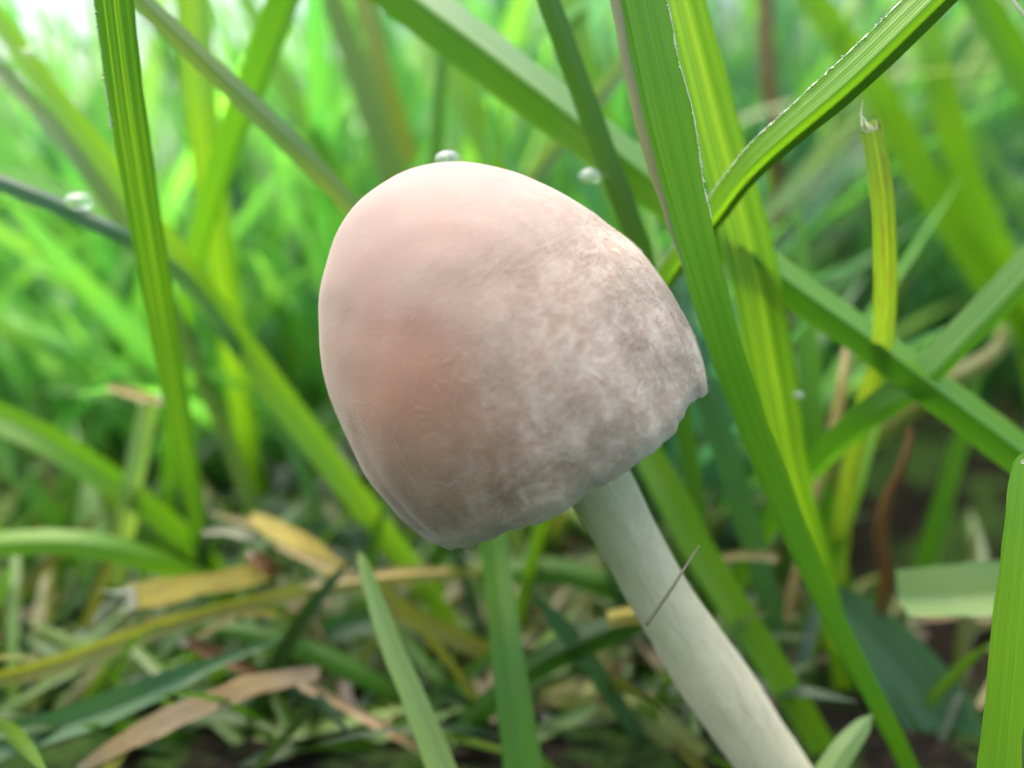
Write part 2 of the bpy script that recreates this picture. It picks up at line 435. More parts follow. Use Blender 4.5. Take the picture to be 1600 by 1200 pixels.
YM = RIM.y
stem_px = [(905, 700), (938, 762), (1012, 898), (1065, 985), (1125, 1075), (1195, 1178), (1290, 1310)]
def spline(P, per=10):
    out = []
    for i in range(len(P) - 1):
        p0, p1, p2, p3 = P[max(i - 1, 0)], P[i], P[i + 1], P[min(i + 2, len(P) - 1)]
        for s in range(per):
            q = s / per
            out.append(0.5 * ((2 * p1) + (-p0 + p2) * q + (2 * p0 - 5 * p1 + 4 * p2 - p3) * q * q + (-p0 + 3 * p1 - 3 * p2 + p3) * q ** 3))
    out.append(P[-1]); return out

def tube(path, radii, nseg=12, rough=0.0, seed=0.0):
    v, f, uv = [], [], []
    S = None; L = 0
    for i, p in enumerate(path):
        T = (path[min(i + 1, len(path) - 1)] - path[max(i - 1, 0)]).normalized()
        if S is None:
            S = T.cross(Vector((0, 1, 0.1)))
            if S.length < 1e-3: S = T.cross(Vector((1, 0, 0)))
        S = (S - T * S.dot(T)).normalized(); B = T.cross(S)
        if i: L += (p - path[i - 1]).length
        for a in range(nseg + 1):
            t = 2 * math.pi * a / nseg
            d = S * math.cos(t) + B * math.sin(t)
            r = radii[i]
            if rough: r *= 1 + rough * noise.noise(Vector((math.cos(t) * 2, math.sin(t) * 2, L * 3 + seed))) + 0.5 * rough * noise.noise(Vector((math.cos(t) * 7, math.sin(t) * 7, L * 2.0 + seed)))
            v.append(tuple(p + d * r)); uv.append((a / nseg, L))
    n = nseg + 1
    for i in range(len(path) - 1):
        for a in range(nseg): f.append((i * n + a, i * n + a + 1, (i + 1) * n + a + 1, (i + 1) * n + a))
    f.append(tuple(range(nseg - 1, -1, -1))); b = (len(path) - 1) * n; f.append(tuple(b + a for a in range(nseg)))
    return mesh_py('tube', v, f, uv)

sp_w = [RIM + AX * 0.5] + [at_y(x, y, YM) for x, y in stem_px]
last = sp_w[-1]; d_ = (sp_w[-1] - sp_w[-2]).normalized()
while sp_w[-1].z > -0.2: sp_w.append(sp_w[-1] + d_ * 0.4)
path = spline(sp_w, 14)
rad_s = [0.178 + 0.012 * math.sin(i * 0.11) + (0.02 * i / len(path)) for i in range(len(path))]
obj('stem', tube(path, rad_s, 40, 0.05), M_stem, mush, label='cream fibrous stem running down to the lower right')
BASE = path[-1].copy()

def build_stem_fuzz(n):
    rnd = random.Random(11); v, f = [], []
    for _ in range(n):
        i = rnd.randrange(int(len(path) * 0.25), len(path) - 2); p = path[i]; T = (path[i + 1] - p).normalized()
        S = T.cross(Vector((0, 1, 0))).normalized(); B = T.cross(S); t = rnd.uniform(0, 2 * math.pi)
        d = S * math.cos(t) + B * math.sin(t)
        P = p + d * rad_s[i]; L = rnd.uniform(0.02, 0.06)
        tip = P + d * rnd.uniform(0.004, 0.02) + T * L * rnd.choice((-1, 1)) + T.cross(d) * rnd.uniform(-0.4, 0.4) * L
        wv = T.cross(d) * 0.0009
        b = len(v); v += [tuple(P - wv), tuple(P + wv), tuple(P + d * 0.003), tuple(tip)]
        f += [(b, b + 1, b + 3), (b + 1, b + 2, b + 3), (b + 2, b, b + 3)]
    return mesh_py('fuzz', v, f)
obj('fuzz', build_stem_fuzz(160), M_fibril, mush, kind='stuff')

# ------------------------------------------------------------------ grass blades
COL = dict(fresh=(0.068, 0.22, 0.018), lime=(0.125, 0.32, 0.022), grey=(0.11, 0.21, 0.085), dark=(0.035, 0.115, 0.016),
           teal=(0.045, 0.14, 0.075), yellow=(0.42, 0.39, 0.11), olive=(0.17, 0.23, 0.05), brown=(0.10, 0.06, 0.03),
           tan=(0.40, 0.325, 0.235), pale=(0.20, 0.36, 0.14), ylime=(0.155, 0.30, 0.03), straw=(0.42, 0.39, 0.24))

def extend(P, W, mode, length=2.0, droop=0.25):
    """carry a blade on past its last traced point: to the ground, or out to a tip"""
    d = (P[-1] - P[-2]).normalized()
    step = 0.3
    if mode == 'ground':
        wv = W[-1]
        for i in range(60):
            if P[-1].z < ground_h(P[-1].x, P[-1].y) - 0.12: break
            d = (d + Vector((0, 0, -0.10))).normalized()
            P.append(P[-1] + d * step); wv *= 0.99; W.append(wv)
    elif mode == 'tip':
        n = max(5, int(length / step)); w0 = W[-1]; step = length / n
        for i in range(n):
            d = (d + Vector((0, 0, -droop * step))).normalized()
            q = (i + 1) / n
            P.append(P[-1] + d * step); W.append(max(0.004, w0 * (1 - q ** 1.6)))
    return P, W

def blade_mesh(P, W, fold, foldL, keel, roll0, roll1, ridges, curl, K, ragged=0.0, seed=0.0, smin=-1.0):
    v, f, uv = [], [], []
    n = len(P); L = 0.0; prevS = None
    edges = ([], [])
    for i, p in enumerate(P):
        T = (P[min(i + 1, n - 1)] - P[max(i - 1, 0)]).normalized()
        V = (EYE - p).normalized()
        S = T.cross(V)
        if S.length < 0.15 and prevS is not None: S = prevS
        S.normalize()
        if prevS is not None:
            if S.dot(prevS) < 0: S = -S
            S = (S * 0.5 + prevS * 0.5); S = (S - T * S.dot(T)).normalized()
        prevS = S
        q = i / (n - 1)
        rot = Matrix.Rotation(roll0 + (roll1 - roll0) * q, 3, T)
        Sr = rot @ S; Nn = Sr.cross(T).normalized()
        if Nn.dot(V) < 0: Nn = -Nn
        if i: L += (p - P[i - 1]).length
        hw = W[i] * 0.5
        for kx in range(K + 1):
            s = smin + (1 - smin) * kx / K
            nz = (fold if s > keel else foldL) * hw * abs(s - keel) - fold * hw * 0.5 + curl * hw * (s * s - 0.4)
            if ridges: nz += ridges * hw * math.cos(s * math.pi * 4.0)
            ss = s
            if ragged and abs(s) > 0.98: ss = s * (1 + ragged * noise.noise(Vector((L * 5, s * 3, seed))))
            c = p + Sr * (ss * hw) + Nn * nz
            v.append(tuple(c)); uv.append(((s + 1) / 2, L))
            if kx == 0: edges[0].append((c, Nn, T, Sr, W[i]))
            if kx == K: edges[1].append((c, Nn, T, Sr, W[i]))
    m = K + 1
    for i in range(n - 1):
        for kx in range(K): f.append((i * m + kx, i * m + kx + 1, (i + 1) * m + kx + 1, (i + 1) * m + kx))
    return mesh_py('grass_blade', v, f, uv), edges

def margin_mesh(edge, seed, teeth=True):
    """pale edge of a blade: a thin cord with small forward-pointing teeth"""
    rnd = random.Random(seed)
    fine_e = []
    for i in range(len(edge) - 1):
        for j in range(6):
            q = j / 6
            fine_e.append((edge[i][0].lerp(edge[i + 1][0], q),) + tuple(edge[i][1:4]) + (edge[i][4],))
    edge = fine_e
    pts = [e[0] for e in edge]
    me_v, me_f = [], []
    n = len(pts)
    for i in range(n):
        c, Nn, T, S, wv = edge[i]
        r = 0.0048 * min(1, wv / 0.1) * max(0.12, 0.55 + 1.1 * noise.noise(Vector((i * 0.21, seed, 0))) + 0.7 * noise.noise(Vector((i * 0.9, seed, 3))))
        for a in range(4):
            t = a * math.pi / 2
            me_v.append(tuple(c + (Nn * math.cos(t) + S * math.sin(t)) * r))
    for i in range(n - 1):
        for a in range(4): me_f.append((4 * i + a, 4 * i + (a + 1) % 4, 4 * i + 4 + (a + 1) % 4, 4 * i + 4 + a))
    if teeth:
        for i in range(n - 1):
            sub = 1 if rnd.random() < 0.75 else 0
            for j in range(sub):
                q = (j + rnd.random()) / sub
                c, Nn, T, S, wv = edge[i]
                p = pts[i].lerp(pts[i + 1], q)
                sgn = -1 if (edge[i][0] - p).dot(S) > 0 else 1
                out = (S * rnd.uniform(-1, 1) + Nn * rnd.uniform(0.2, 1)).normalized()
                L = rnd.uniform(0.006, 0.022); b = len(me_v); wd = rnd.uniform(0.003, 0.009)
                me_v += [tuple(p - T * wd), tuple(p + T * wd), tuple(p + Nn * wd), tuple(p + out * L - T * L * 0.6)]
                me_f += [(b, b + 1, b + 3), (b + 1, b + 2, b + 3), (b + 2, b, b + 3), (b, b + 2, b + 1)]
    return mesh_py('leaf_margin', me_v, me_f)

NB = [0]
def blade(label, col, pts, top='tip', bot='ground', name='blade_of_grass', cat='grass blade', fold=0.35, keel=0.0, roll=(0, 0), ridges=0.0,
          curl=0.0, mat=None, margins='', tiplen=2.0, droop=0.2, group=None, ragged=0.09, K=12, fray=None, foldL=None, mrange=(0, 1), backing=None, edge_strip=None):
    NB[0] += 1
    Wp = [Vector((0.86 * p[3] * p[2] / FPX, 0, 0)) for p in pts]
    P = [at(p[0], p[1], p[2]) for p in pts]
    per = 8
    P = spline(P, per); W = [max(0.01, x.x) for x in spline(Wp, per)]
    if bot != 'cut': P, W = extend(P, W, bot, tiplen, droop)
    P.reverse(); W.reverse()
    if top == 'blunt': W[-1] *= 0.35; W[-2] *= 0.75
    elif top != 'cut': P, W = extend(P, W, top, tiplen, droop)
    me, edges = blade_mesh(P, W, fold, fold if foldL is None else foldL, keel, R(roll[1]), R(roll[0]), ridges, curl, K, ragged, NB[0] * 3.3)
    if isinstance(col, str): col = COL[col]
    col = tuple(c * 0.9 for c in col)
    o = obj(name, me, mat or M_leaf, None, label, cat, group, kind='thing', color=col)
    for mside in margins:
        ed = edges[0] if mside == 'L' else edges[1]
        i0, i1 = int(mrange[0] * len(ed)), int(mrange[1] * len(ed))
        obj('leaf_margin', margin_mesh(ed[i0:i1], NB[0]), M_margin, o)
    if backing is not None:                     # unseen dark strip added behind the lower half, blocking light from above
        me2, _ = blade_mesh([p + (p - EYE).normalized() * 0.05 for p in P], W, fold, fold if foldL is None else foldL, keel, R(roll[1]), R(roll[0]), 0, curl, 8, smin=keel)
        obj('shade_strip', me2, M_opaque, o, color=backing)
    if edge_strip is not None:                  # rolled-over margin along the left edge, sky sheen painted in as grey
        sv, sf, su_ = [], [], []; ed = edges[0][int(len(edges[0]) * 0.55):]; L = 0
        for i, (c, Nn, T, S, wv) in enumerate(ed):
            if i: L += (c - ed[i - 1][0]).length
            ww = edge_strip * min(1, wv / 0.18, i / 8 + 0.05)
            for j in range(4):
                q = j / 3
                sv.append(tuple(c + S * ww * (q - 0.25) + Nn * (0.03 * math.sin(q * math.pi * 0.9) * ww / 0.06 + 0.004))); su_.append((q, L))
        for i in range(len(ed) - 1):
            for j in range(3): sf.append((i * 4 + j, i * 4 + j + 1, i * 4 + j + 5, i * 4 + j + 4))
        obj('rolled_edge', mesh_py('rolled_edge', sv, sf, su_), M_opaque, o, color=(0.16, 0.20, 0.11))
    if fray: frayed(o, P, W, fray, NB[0])
    return o

def frayed(parent, P, W, n, seed):
    """torn fibres standing out of a cut end (the last point of the path)"""
    rnd = random.Random(seed)
    T = (P[-1] - P[-3]).normalized(); S = T.cross((EYE - P[-1]).normalized()).normalized(); Nn = S.cross(T)
    for i in range(n):
        s = -0.9 + 1.8 * i / max(1, n - 1)
        b0 = P[-1] + S * (s * W[-1] * 0.5) - T * 0.05
        d = (T + S * rnd.uniform(-0.35, 0.35) + Nn * rnd.uniform(-0.3, 0.3)).normalized()
        L = rnd.choice((0.06, 0.07, 0.09, 0.13, 0.2)) * min(1.2, W[-1] / 0.12); bw = W[-1] / n * rnd.uniform(0.35, 0.8)
        v, f = [], []
        for j in range(4):
            q = j / 3; c = b0 + d * (L * q) + S * (0.02 * q * q * rnd.uniform(-1, 1)); hw = bw * (1 - q * 0.9)
            v += [tuple(c - S * hw), tuple(c + Nn * hw * 0.5), tuple(c + S * hw)]
        for j in range(3):
            a = j * 3; f += [(a, a + 1, a + 4, a + 3), (a + 1, a + 2, a + 5, a + 4)]
        obj('torn_fibre', mesh_py('torn_fibre', v, f), M_scrap if 'dead' in parent.name else M_fray, parent)

# --- sharp blades around the mushroom
blade('tall ribbed green blade standing left of the mushroom', (0.038,0.13,0.012), [(177,-10,4.0,66),(204,200,4.3,61),(245,450,4.9,52),(285,680,5.8,40),(318,870,6.9,28)], fold=0.3, keel=0.45, ridges=0.06, mat=M_ribbed, margins='L', mrange=(0.6,0.9), K=20, tiplen=3)
blade('broad green blade with a toothed white edge crossing just right of the cap', 'fresh', [(996,-10,3.85,92),(1042,200,3.95,94),(1092,400,4.1,68),(1152,600,4.3,58),(1222,780,4.5,50),(1300,960,4.75,40),(1402,1160,5.1,34)], fold=0.25, foldL=0.3, keel=-0.6, edge_strip=0.05, ridges=0.03, margins='R', mrange=(0.6,0.9), K=20, tiplen=3)
blade('bright yellow-green blade just behind the toothed blade', 'lime', [(1066,-10,4.6,72),(1120,200,4.75,80),(1172,400,4.9,88),(1210,600,5.1,78),(1238,740,5.3,58),(1285,900,5.8,40)], fold=0.3, keel=0.2, ridges=0.04, mat=M_ribbed, K=16, tiplen=2.5)
blade('folded green blade with dark underside slanting down from the top right', (0.14,0.36,0.02), [(1480,-25,3.75,72),(1330,120,3.9,70),(1180,252,4.15,56),(1115,335,4.45,46),(1045,425,4.9,40),(960,560,5.4,36)], fold=-1.3, foldL=-0.35, keel=0.15, backing=(0.03,0.06,0.012), ridges=0.02, margins='L', K=16, tiplen=2)
blade('cut yellowish blade with frayed white tip right of the mushroom', 'ylime', [(1360,190,4.15,36),(1378,300,4.25,40),(1384,430,4.5,40),(1376,555,4.98,36),(1350,640,5.4,32),(1322,780,5.9,30),(1308,900,6.4,28)], top='cut', fold=0.3, ridges=0.05, mat=M_spotted, fray=6, K=14)
blade('sharp green blade with chewed tip at the right border', 'lime', [(1602,708,3.7,34),(1598,800,3.7,52),(1585,930,3.72,60),(1573,1060,3.75,64),(1560,1215,3.8,66)], top='blunt', fold=0.25, keel=0.3, ridges=0.03, ragged=0.16, fray=6, K=14)
blade('pale young blade tip rising in front at the bottom below the cap', 'pale', [(568,882,4.95,20),(582,925,4.9,30),(612,1010,4.8,38),(650,1100,4.7,46),(692,1205,4.6,52)], top='tip', tiplen=0.09, fold=-0.5, K=12)
blade('upright green blade below the cap left of the stem', 'fresh', [(750,560,5.7,46),(760,700,5.6,48),(772,860,5.4,52),(792,1010,5.1,58),(818,1210,4.9,74)], fold=0.25, tiplen=1.0)
blade('thin upright stalk rising behind the top of the cap', 'fresh', [(694,75,6.0,22),(682,240,6.1,26),(684,560,6.4,26),(685,860,6.7,24),(683,1010,7.0,22),(680,1120,7.1,20)], name='grass_stalk', cat='grass stalk', fold=-0.8, tiplen=0.6)
blade('long lime blade running from the left border down behind the cap', (0.19,0.42,0.03), [(-40,-22,5.9,40),(75,134,5.9,44),(165,250,5.95,46),(300,428,6.1,52),(440,620,6.3,58),(560,778,6.4,54),(650,895,6.6,46)], fold=0.3, tiplen=2, roll=(-30,-30))
blade('grey-green blade slanting below the lime blade at the upper left', 'grey', [(-20,88,6.2,28),(60,172,6.2,32),(125,252,6.2,34),(190,345,6.3,34),(255,460,6.5,32),(315,590,6.8,30)], fold=0.5, roll=(12,12))
blade('dark teal blade sloping from the left border behind the ribbed blade', 'teal', [(-30,272,4.9,34),(60,306,5.0,36),(130,338,5.1,38),(200,372,5.2,36),(290,440,5.6,32),(370,540,6.2,30)], fold=-0.6, roll=(30,30))
blade('narrow grey-green blade sloping down to the left shoulder of the cap', 'grey', [(205,-15,4.7,38),(300,78,4.8,40),(400,172,4.9,42),(480,250,5.0,40),(560,338,5.2,36),(640,450,5.6,32)], fold=-0.6, keel=0.1)
blade('green blade leaning right at the top left of the cap', 'fresh', [(448,-20,5.5,60),(402,105,5.6,58),(352,235,5.8,52),(318,350,6.1,44),(296,440,6.5,36)], fold=0.35, keel=0.5, roll=(15,15))
blade('upright green blade with pale rib right of the ribbed blade', 'lime', [(300,-20,6.4,62),(312,150,6.5,60),(335,330,6.8,54),(362,520,7.3,48),(385,690,8.2,40)], fold=0.35, mat=M_ribbed)
blade('dull blade standing left above the cap shoulder', 'grey', [(512,-20,7.6,40),(560,110,7.7,50),(600,230,7.8,54),(640,360,8.0,50)], fold=0.7)
blade('slim brownish-green blade beside the dull blade above the cap', 'olive', [(560,-20,8.2,34),(600,120,8.2,36),(640,250,8.4,36)], fold=0.5)
blade('very long folded blade with white sheen crossing behind the cap top', (0.10,0.28,0.02), [(575,-50,5.3,92),(722,60,5.2,94),(862,166,5.1,88),(980,258,5.05,82),(1100,348,5.05,76),(1230,444,5.05,70),(1370,543,5.05,66),(1500,640,5.1,70),(1620,730,5.2,72)], fold=-2.4, foldL=-0.4, keel=0.2, K=16, mat=M_wet, bot='tip', tiplen=2.0, margins='')
blade('dark narrow blade meeting the upper right edge of the cap', 'dark', [(850,-20,4.5,38),(895,105,4.6,42),(945,240,4.75,42),(992,365,4.9,40),(1040,520,5.2,36),(1075,700,5.7,32)], fold=-0.5)
blade('dark green blade slanting in from the right border to the cut blade', 'fresh', [(1640,385,4.8,62),(1530,500,4.9,60),(1430,598,5.0,58),(1350,655,5.2,54),(1285,715,5.6,46)], fold=-0.5, keel=0.3, roll=(22,22))
blade('short cut blade lying level near the right border', (0.20,0.36,0.17), [(1402,926,5.4,78),(1470,924,5.4,90),(1540,918,5.4,92),(1640,908,5.5,92)], top='cut', bot='tip', fold=0.2, foldL=1.5, keel=-0.4, tiplen=0.8)
blade('blurred blade passing behind the frayed tip', 'lime', [(1250,-30,8.6,50),(1360,125,8.5,60),(1440,270,8.6,62),(1530,410,8.8,60),(1620,540,9.2,54)], fold=0.3, roll=(-25,-25))
blade('blurred upright blade left of the right border', 'lime', [(1430,-20,8.4,44),(1470,130,8.4,52),(1510,270,8.6,54),(1570,400,8.9,50)], fold=0.4, roll=(-25,-25))
blade('green blade cutting across the top right corner', 'fresh', [(1490,-60,6.6,46),(1550,30,6.6,52),(1620,150,6.7,52)], fold=0.4)
blade('bright green blade rising just right of the stem', 'lime', [(985,660,5.6,52),(1040,760,5.5,58),(1096,865,5.5,58),(1175,990,5.5,54),(1258,1120,5.6,50),(1310,1210,5.7,46)], top='tip', tiplen=0.8, fold=0.3)
blade('blue-sheened dark blade between the cap edge and the toothed blade', 'teal', [(1070,540,5.6,40),(1105,620,5.6,46),(1135,710,5.7,48),(1165,810,5.9,46),(1200,930,6.3,42)], top='tip', tiplen=0.8, fold=-0.6)
blade('small upright blade before the dark hollow at right', 'fresh', [(1492,720,7.0,30),(1472,790,7.1,32),(1446,880,7.3,32)], top='tip', tiplen=0.8, fold=0.4)
blade('bright lime blade sloping in from the left border at mid height', 'lime', [(-40,635,6.2,52),(60,680,6.2,56),(140,728,6.3,54),(230,790,6.5,46),(300,850,6.8,38)], fold=0.4, roll=(-15,-15))
blade('slim blade sloping below the bright lime blade at left', 'fresh', [(-30,665,7.0,32),(40,755,7.0,36),(90,825,7.1,36),(140,900,7.3,34)], fold=0.4)
blade('pale thin stem ending in a broken white top at left', 'pale', [(234,622,6.2,30),(214,720,6.3,34),(196,820,6.5,34),(184,910,6.8,32)], top='cut', name='grass_stalk', cat='grass stalk', fold=-0.8, fray=3)
blade('arched bright blade lying low from the left border', 'lime', [(-30,852,5.8,44),(80,846,5.8,46),(170,856,5.9,46),(250,880,6.1,42),(310,905,6.4,36)], fold=-0.4, bot='ground')
# --- litter in the lower left
D = dict(name='dead_blade_of_grass', cat='dead grass')
blade('short yellow dead blade with frayed white end in the litter', 'yellow', [(200,932,5.5,42),(260,922,5.55,46),(330,911,5.6,42),(390,900,5.7,36),(425,892,5.8,30)], top='cut', bot='cut', mat=M_dry, fold=0.25, foldL=-0.1, keel=0.3, fray=7, ragged=0.3, **D)
blade('yellow-green fading blade lying across the lower left', 'olive', [(-30,1066,5.6,28),(80,1040,5.6,36),(180,1005,5.65,38),(290,968,5.7,30),(400,940,5.8,28),(520,918,5.9,28),(650,900,6.1,26)], top='tip', tiplen=0.8, bot='tip', mat=M_spotted, fold=0.6, roll=(-20,-20), ragged=0.15, **D)
blade('yellow dead sheath pointing up left above the yellow litter blade', 'yellow', [(392,806,6.1,14),(430,826,6.1,34),(480,858,6.1,40),(540,898,6.2,36)], top='cut', bot='cut', mat=M_dry, fold=-0.3, foldL=0.4, fray=5, ragged=0.3, **D)
blade('yellowing blade sloping down behind the pale young tip', 'olive', [(560,905,6.2,36),(620,950,6.2,42),(690,985,6.2,40),(780,1025,6.3,34),(860,1050,6.6,28)], top='cut', mat=M_spotted, fold=0.4, roll=(-20,-20), ragged=0.15, **D)
blade('curled brown dead scrap under the yellow litter blade', 'brown', [(285,998,5.7,18),(330,1022,5.7,24),(385,1044,5.7,22),(430,1068,5.75,14)], top='cut', bot='cut', mat=M_dry, fold=0.7, ragged=0.4, fray=3, **D)
blade('small dark brown torn scrap above the frayed yellow blade', 'brown', [(388,862,5.75,14),(405,876,5.7,24),(420,888,5.7,26),(430,900,5.75,14)], top='cut', bot='cut', mat=M_dry, fold=0.8, ragged=0.5, fray=3, **D)
blade('tan dead blade with whitened end at the bottom left', 'tan', [(122,1203,5.1,14),(190,1160,5.1,34),(280,1116,5.15,36),(380,1078,5.25,36),(450,1058,5.3,34),(500,1052,5.4,20)], top='cut', bot='cut', mat=M_dry, fold=0.3, foldL=-0.2, ragged=0.35, fray=6, **D)
blade('thin tan straw running right from the tan dead blade', 'tan', [(470,1066,5.45,20),(540,1104,5.5,18),(610,1142,5.5,17),(680,1182,5.6,15)], top='cut', mat=M_dry, fold=0.6, ragged=0.3, **D)
blade('slim pale straw lying over the yellow litter towards the cap', 'straw', [(470,915,5.85,12),(540,905,5.85,15),(620,893,5.9,15),(700,890,6.0,12)], top='cut', bot='cut', mat=M_dry, fold=0.5, ragged=0.3, fray=2, **D)
blade('grey straw crossing under the yellow-green fading blade', 'straw', [(300,1000,5.85,10),(380,955,5.85,12),(450,935,5.9,12),(520,940,6.0,10)], top='cut', bot='cut', mat=M_dry, fold=0.5, ragged=0.3, **D)
blade('pale straw slanting down right from the yellow sheath', 'straw', [(430,850,6.0,10),(500,880,6.0,13),(570,905,6.05,13),(640,915,6.1,10)], top='cut', bot='cut', mat=M_dry, fold=0.5, ragged=0.3, fray=2, **D)
blade('short split straw pointing left above the bluish scrap', 'straw', [(325,800,6.2,6),(370,812,6.2,11),(410,826,6.2,12),(440,845,6.2,9)], top='cut', bot='cut', mat=M_dry, fold=0.5, ragged=0.4, fray=2, **D)
blade('pale yellow strip lying level below the yellow litter blade', 'yellow', [(230,975,5.75,14),(300,962,5.75,18),(370,955,5.8,18),(450,958,5.85,12)], top='cut', bot='cut', mat=M_dry, fold=0.4, ragged=0.3, **D)
blade('faded brown strip hanging below the yellow sheath', 'tan', [(455,930,6.2,26),(480,975,6.2,32),(505,1020,6.2,30),(530,1060,6.3,22)], top='cut', mat=M_dry, fold=0.4, ragged=0.3, **D)
blade('bluish blade with green underside at the bottom left corner', 'teal', [(-30,1178,5.2,54),(60,1146,5.2,58),(160,1112,5.25,58),(260,1070,5.3,46),(330,1040,5.4,24)], top='tip', bot='tip', tiplen=0.5, fold=0.8, roll=(20,20))
blade('dark green blade leaving the litter knot towards the right', 'fresh', [(310,975,5.9,24),(400,992,5.9,34),(490,1020,5.95,38),(570,1058,6.0,36),(640,1100,6.1,30)], top='cut', fold=-0.4)
blade('small blue-green leaf piece behind the pale young tip', 'teal', [(505,990,6.3,38),(545,975,6.3,46),(600,968,6.3,40),(660,985,6.4,24)], top='cut', bot='cut', fold=0.6)
blade('soft green blade rising behind the litter at the far left', 'fresh', [(150,860,7.2,50),(165,950,7.0,54),(175,1040,6.9,54),(170,1120,6.8,50)], fold=0.3, tiplen=1.5)
blade('dark stem behind the arched blade at the left border', 'dark', [(45,860,7.0,26),(55,940,7.0,30),(75,1040,6.9,30)], fold=0.4, tiplen=1.2, name='grass_stalk', cat='grass stalk')
# --- bottom middle and right
blade('dark green blade arching left from the stem', 'dark', [(1010,968,5.25,34),(940,990,5.3,54),(870,1022,5.35,54),(810,1062,5.5,44)], top='cut', fold=-0.5, roll=(10,10))
blade('yellow withered leaf end touching the left side of the stem', 'yellow', [(1020,965,5.15,22),(985,962,5.15,32),(950,968,5.2,30)], top='cut', bot='cut', name='dead_blade_of_grass', cat='dead grass', mat=M_dry, fold=-0.5)
blade('green blade lying behind the stem under the cap', 'fresh', [(800,892,6.6,40),(870,892,6.6,46),(940,912,6.6,46),(1000,940,6.7,40)], top='tip', tiplen=0.4, fold=-0.4)
blade('olive blade lying low left of the stem base', 'olive', [(860,1080,6.0,50),(950,1090,5.9,62),(1030,1130,5.8,62),(1100,1190,5.7,54)], top='tip', tiplen=0.5, fold=-0.4, roll=(15,15))
blade('dark bluish broad leaf low at right between two blades', 'teal', [(1335,965,6.2,90),(1390,1020,6.1,118),(1445,1090,6.0,122),(1500,1170,5.9,112)], top='tip', tiplen=0.4, fold=0.3, roll=(15,15))
blade('pale cut shoot at the bottom right of the stem', 'pale', [(1345,1138,4.85,30),(1318,1172,4.8,42),(1285,1225,4.75,48)], top='tip', tiplen=0.12, fold=-0.5)
blade('shaded blade running parallel behind the stem', 'dark', [(1130,930,6.2,50),(1180,1010,6.1,56),(1240,1100,6.0,58),(1300,1200,5.9,56)], fold=0.3, tiplen=1.0)
blade('curled brown withered stem hanging before the dark hollow', 'brown', [(1424,668,5.6,10),(1412,722,5.6,14),(1388,775,5.7,18),(1376,830,5.8,26),(1384,890,5.9,22),(1378,940,6.1,16)], top='cut', name='dead_grass_stem', cat='dead grass', mat=M_dry, fold=-0.8)
blade('thin pale dry stem behind the toothed blade', 'straw', [(1330,510,5.9,14),(1318,590,5.9,18),(1305,660,6.0,18),(1290,715,6.1,16)], top='cut', name='dead_grass_stem', cat='dead grass', mat=M_dry, fold=-0.8)
blade('pale fading blade with a pointed bud-like tip at right', (0.11,0.16,0.04), [(1572,508,6.4,18),(1556,548,6.4,28),(1500,585,6.4,34),(1440,625,6.6,34)], top='blunt', mat=M_spotted, fold=-0.4)
blade('green blade rising between the toothed blade and cut blade', 'fresh', [(1262,560,6.4,40),(1268,680,6.4,44),(1285,800,6.5,44),(1315,920,6.6,40)], fold=0.4, tiplen=1.5)
blade('lime shoot leaning right below the dark slanting blade', 'lime', [(1350,690,6.1,36),(1325,770,6.1,42),(1300,860,6.2,40)], fold=0.4, tiplen=0.6)
blade('thin brown reddish stem in the blurred background right of the toothed blade', 'brown', [(1195,20,10,26),(1205,180,10,26),(1218,330,10.2,26),(1232,460,10.6,26)], name='dead_grass_stem', cat='dead grass', mat=M_dry, fold=-0.8)
blade('wide blurred green blade behind the narrow dark one', 'lime', [(880,-20,7.4,60),(905,90,7.4,64),(940,220,7.5,66),(980,380,7.8,60)], fold=0.3)
blade('grey blurred blade crossing between the dark and toothed blades', 'grey', [(1010,60,6.2,34),(960,120,6.2,36),(900,190,6.3,36)], fold=0.5, bot='tip')
blade('soft lime blade fanning left above the cap crown', 'lime', [(700,90,7.2,44),(740,180,7.2,54),(790,280,7.3,56),(850,400,7.6,50)], fold=0.35)
blade('wispy lime blade right of the leaning one near the cap shoulder', 'lime', [(415,60,7.8,34),(460,160,7.8,38),(520,270,7.9,38),(590,400,8.2,34)], fold=0.35)

# --- thin dry hairs and dew
hp = [at(1093, 852, 4.08), at(1072, 884, 4.06), at(1048, 922, 4.05), at(1010, 976, 4.12)]
hpath = spline(hp, 6)
obj('dry_hair', tube(hpath, [0.005 + 0.007 * i / len(hpath) for i in range(len(hpath))], 6), M_hair, None, 'fine dry brown hair crossing the mushroom stem', 'hair')
hp = [at(1618, 34, 4.2), at(1600, 22, 4.2), at(1588, 8, 4.2), at(1578, -6, 4.2)]
obj('dry_hair', tube(spline(hp, 6), [0.008] * 19, 6), M_fray, None, 'white curled fibre at the top right corner', 'hair')
SC = dict(top='cut', bot='cut', name='straw_scrap', cat='straw scrap', mat=M_dry, fold=0.5, ragged=0.5)
blade('white straw scrap lying on the broken pale stem', 'straw', [(168,604,6.1,12),(200,612,6.1,18),(230,620,6.1,20),(252,632,6.1,10)], **SC)
blade('bluish white straw scrap above the yellow litter', (0.36,0.42,0.38), [(316,832,5.9,8),(350,828,5.9,16),(380,832,5.9,18),(402,842,5.95,10)], **SC)
blade('dull white straw scrap lying level right of the stem', 'straw', [(1115,872,6.0,10),(1160,868,6.0,14),(1195,868,6.0,20),(1215,872,6.0,16)], **SC)

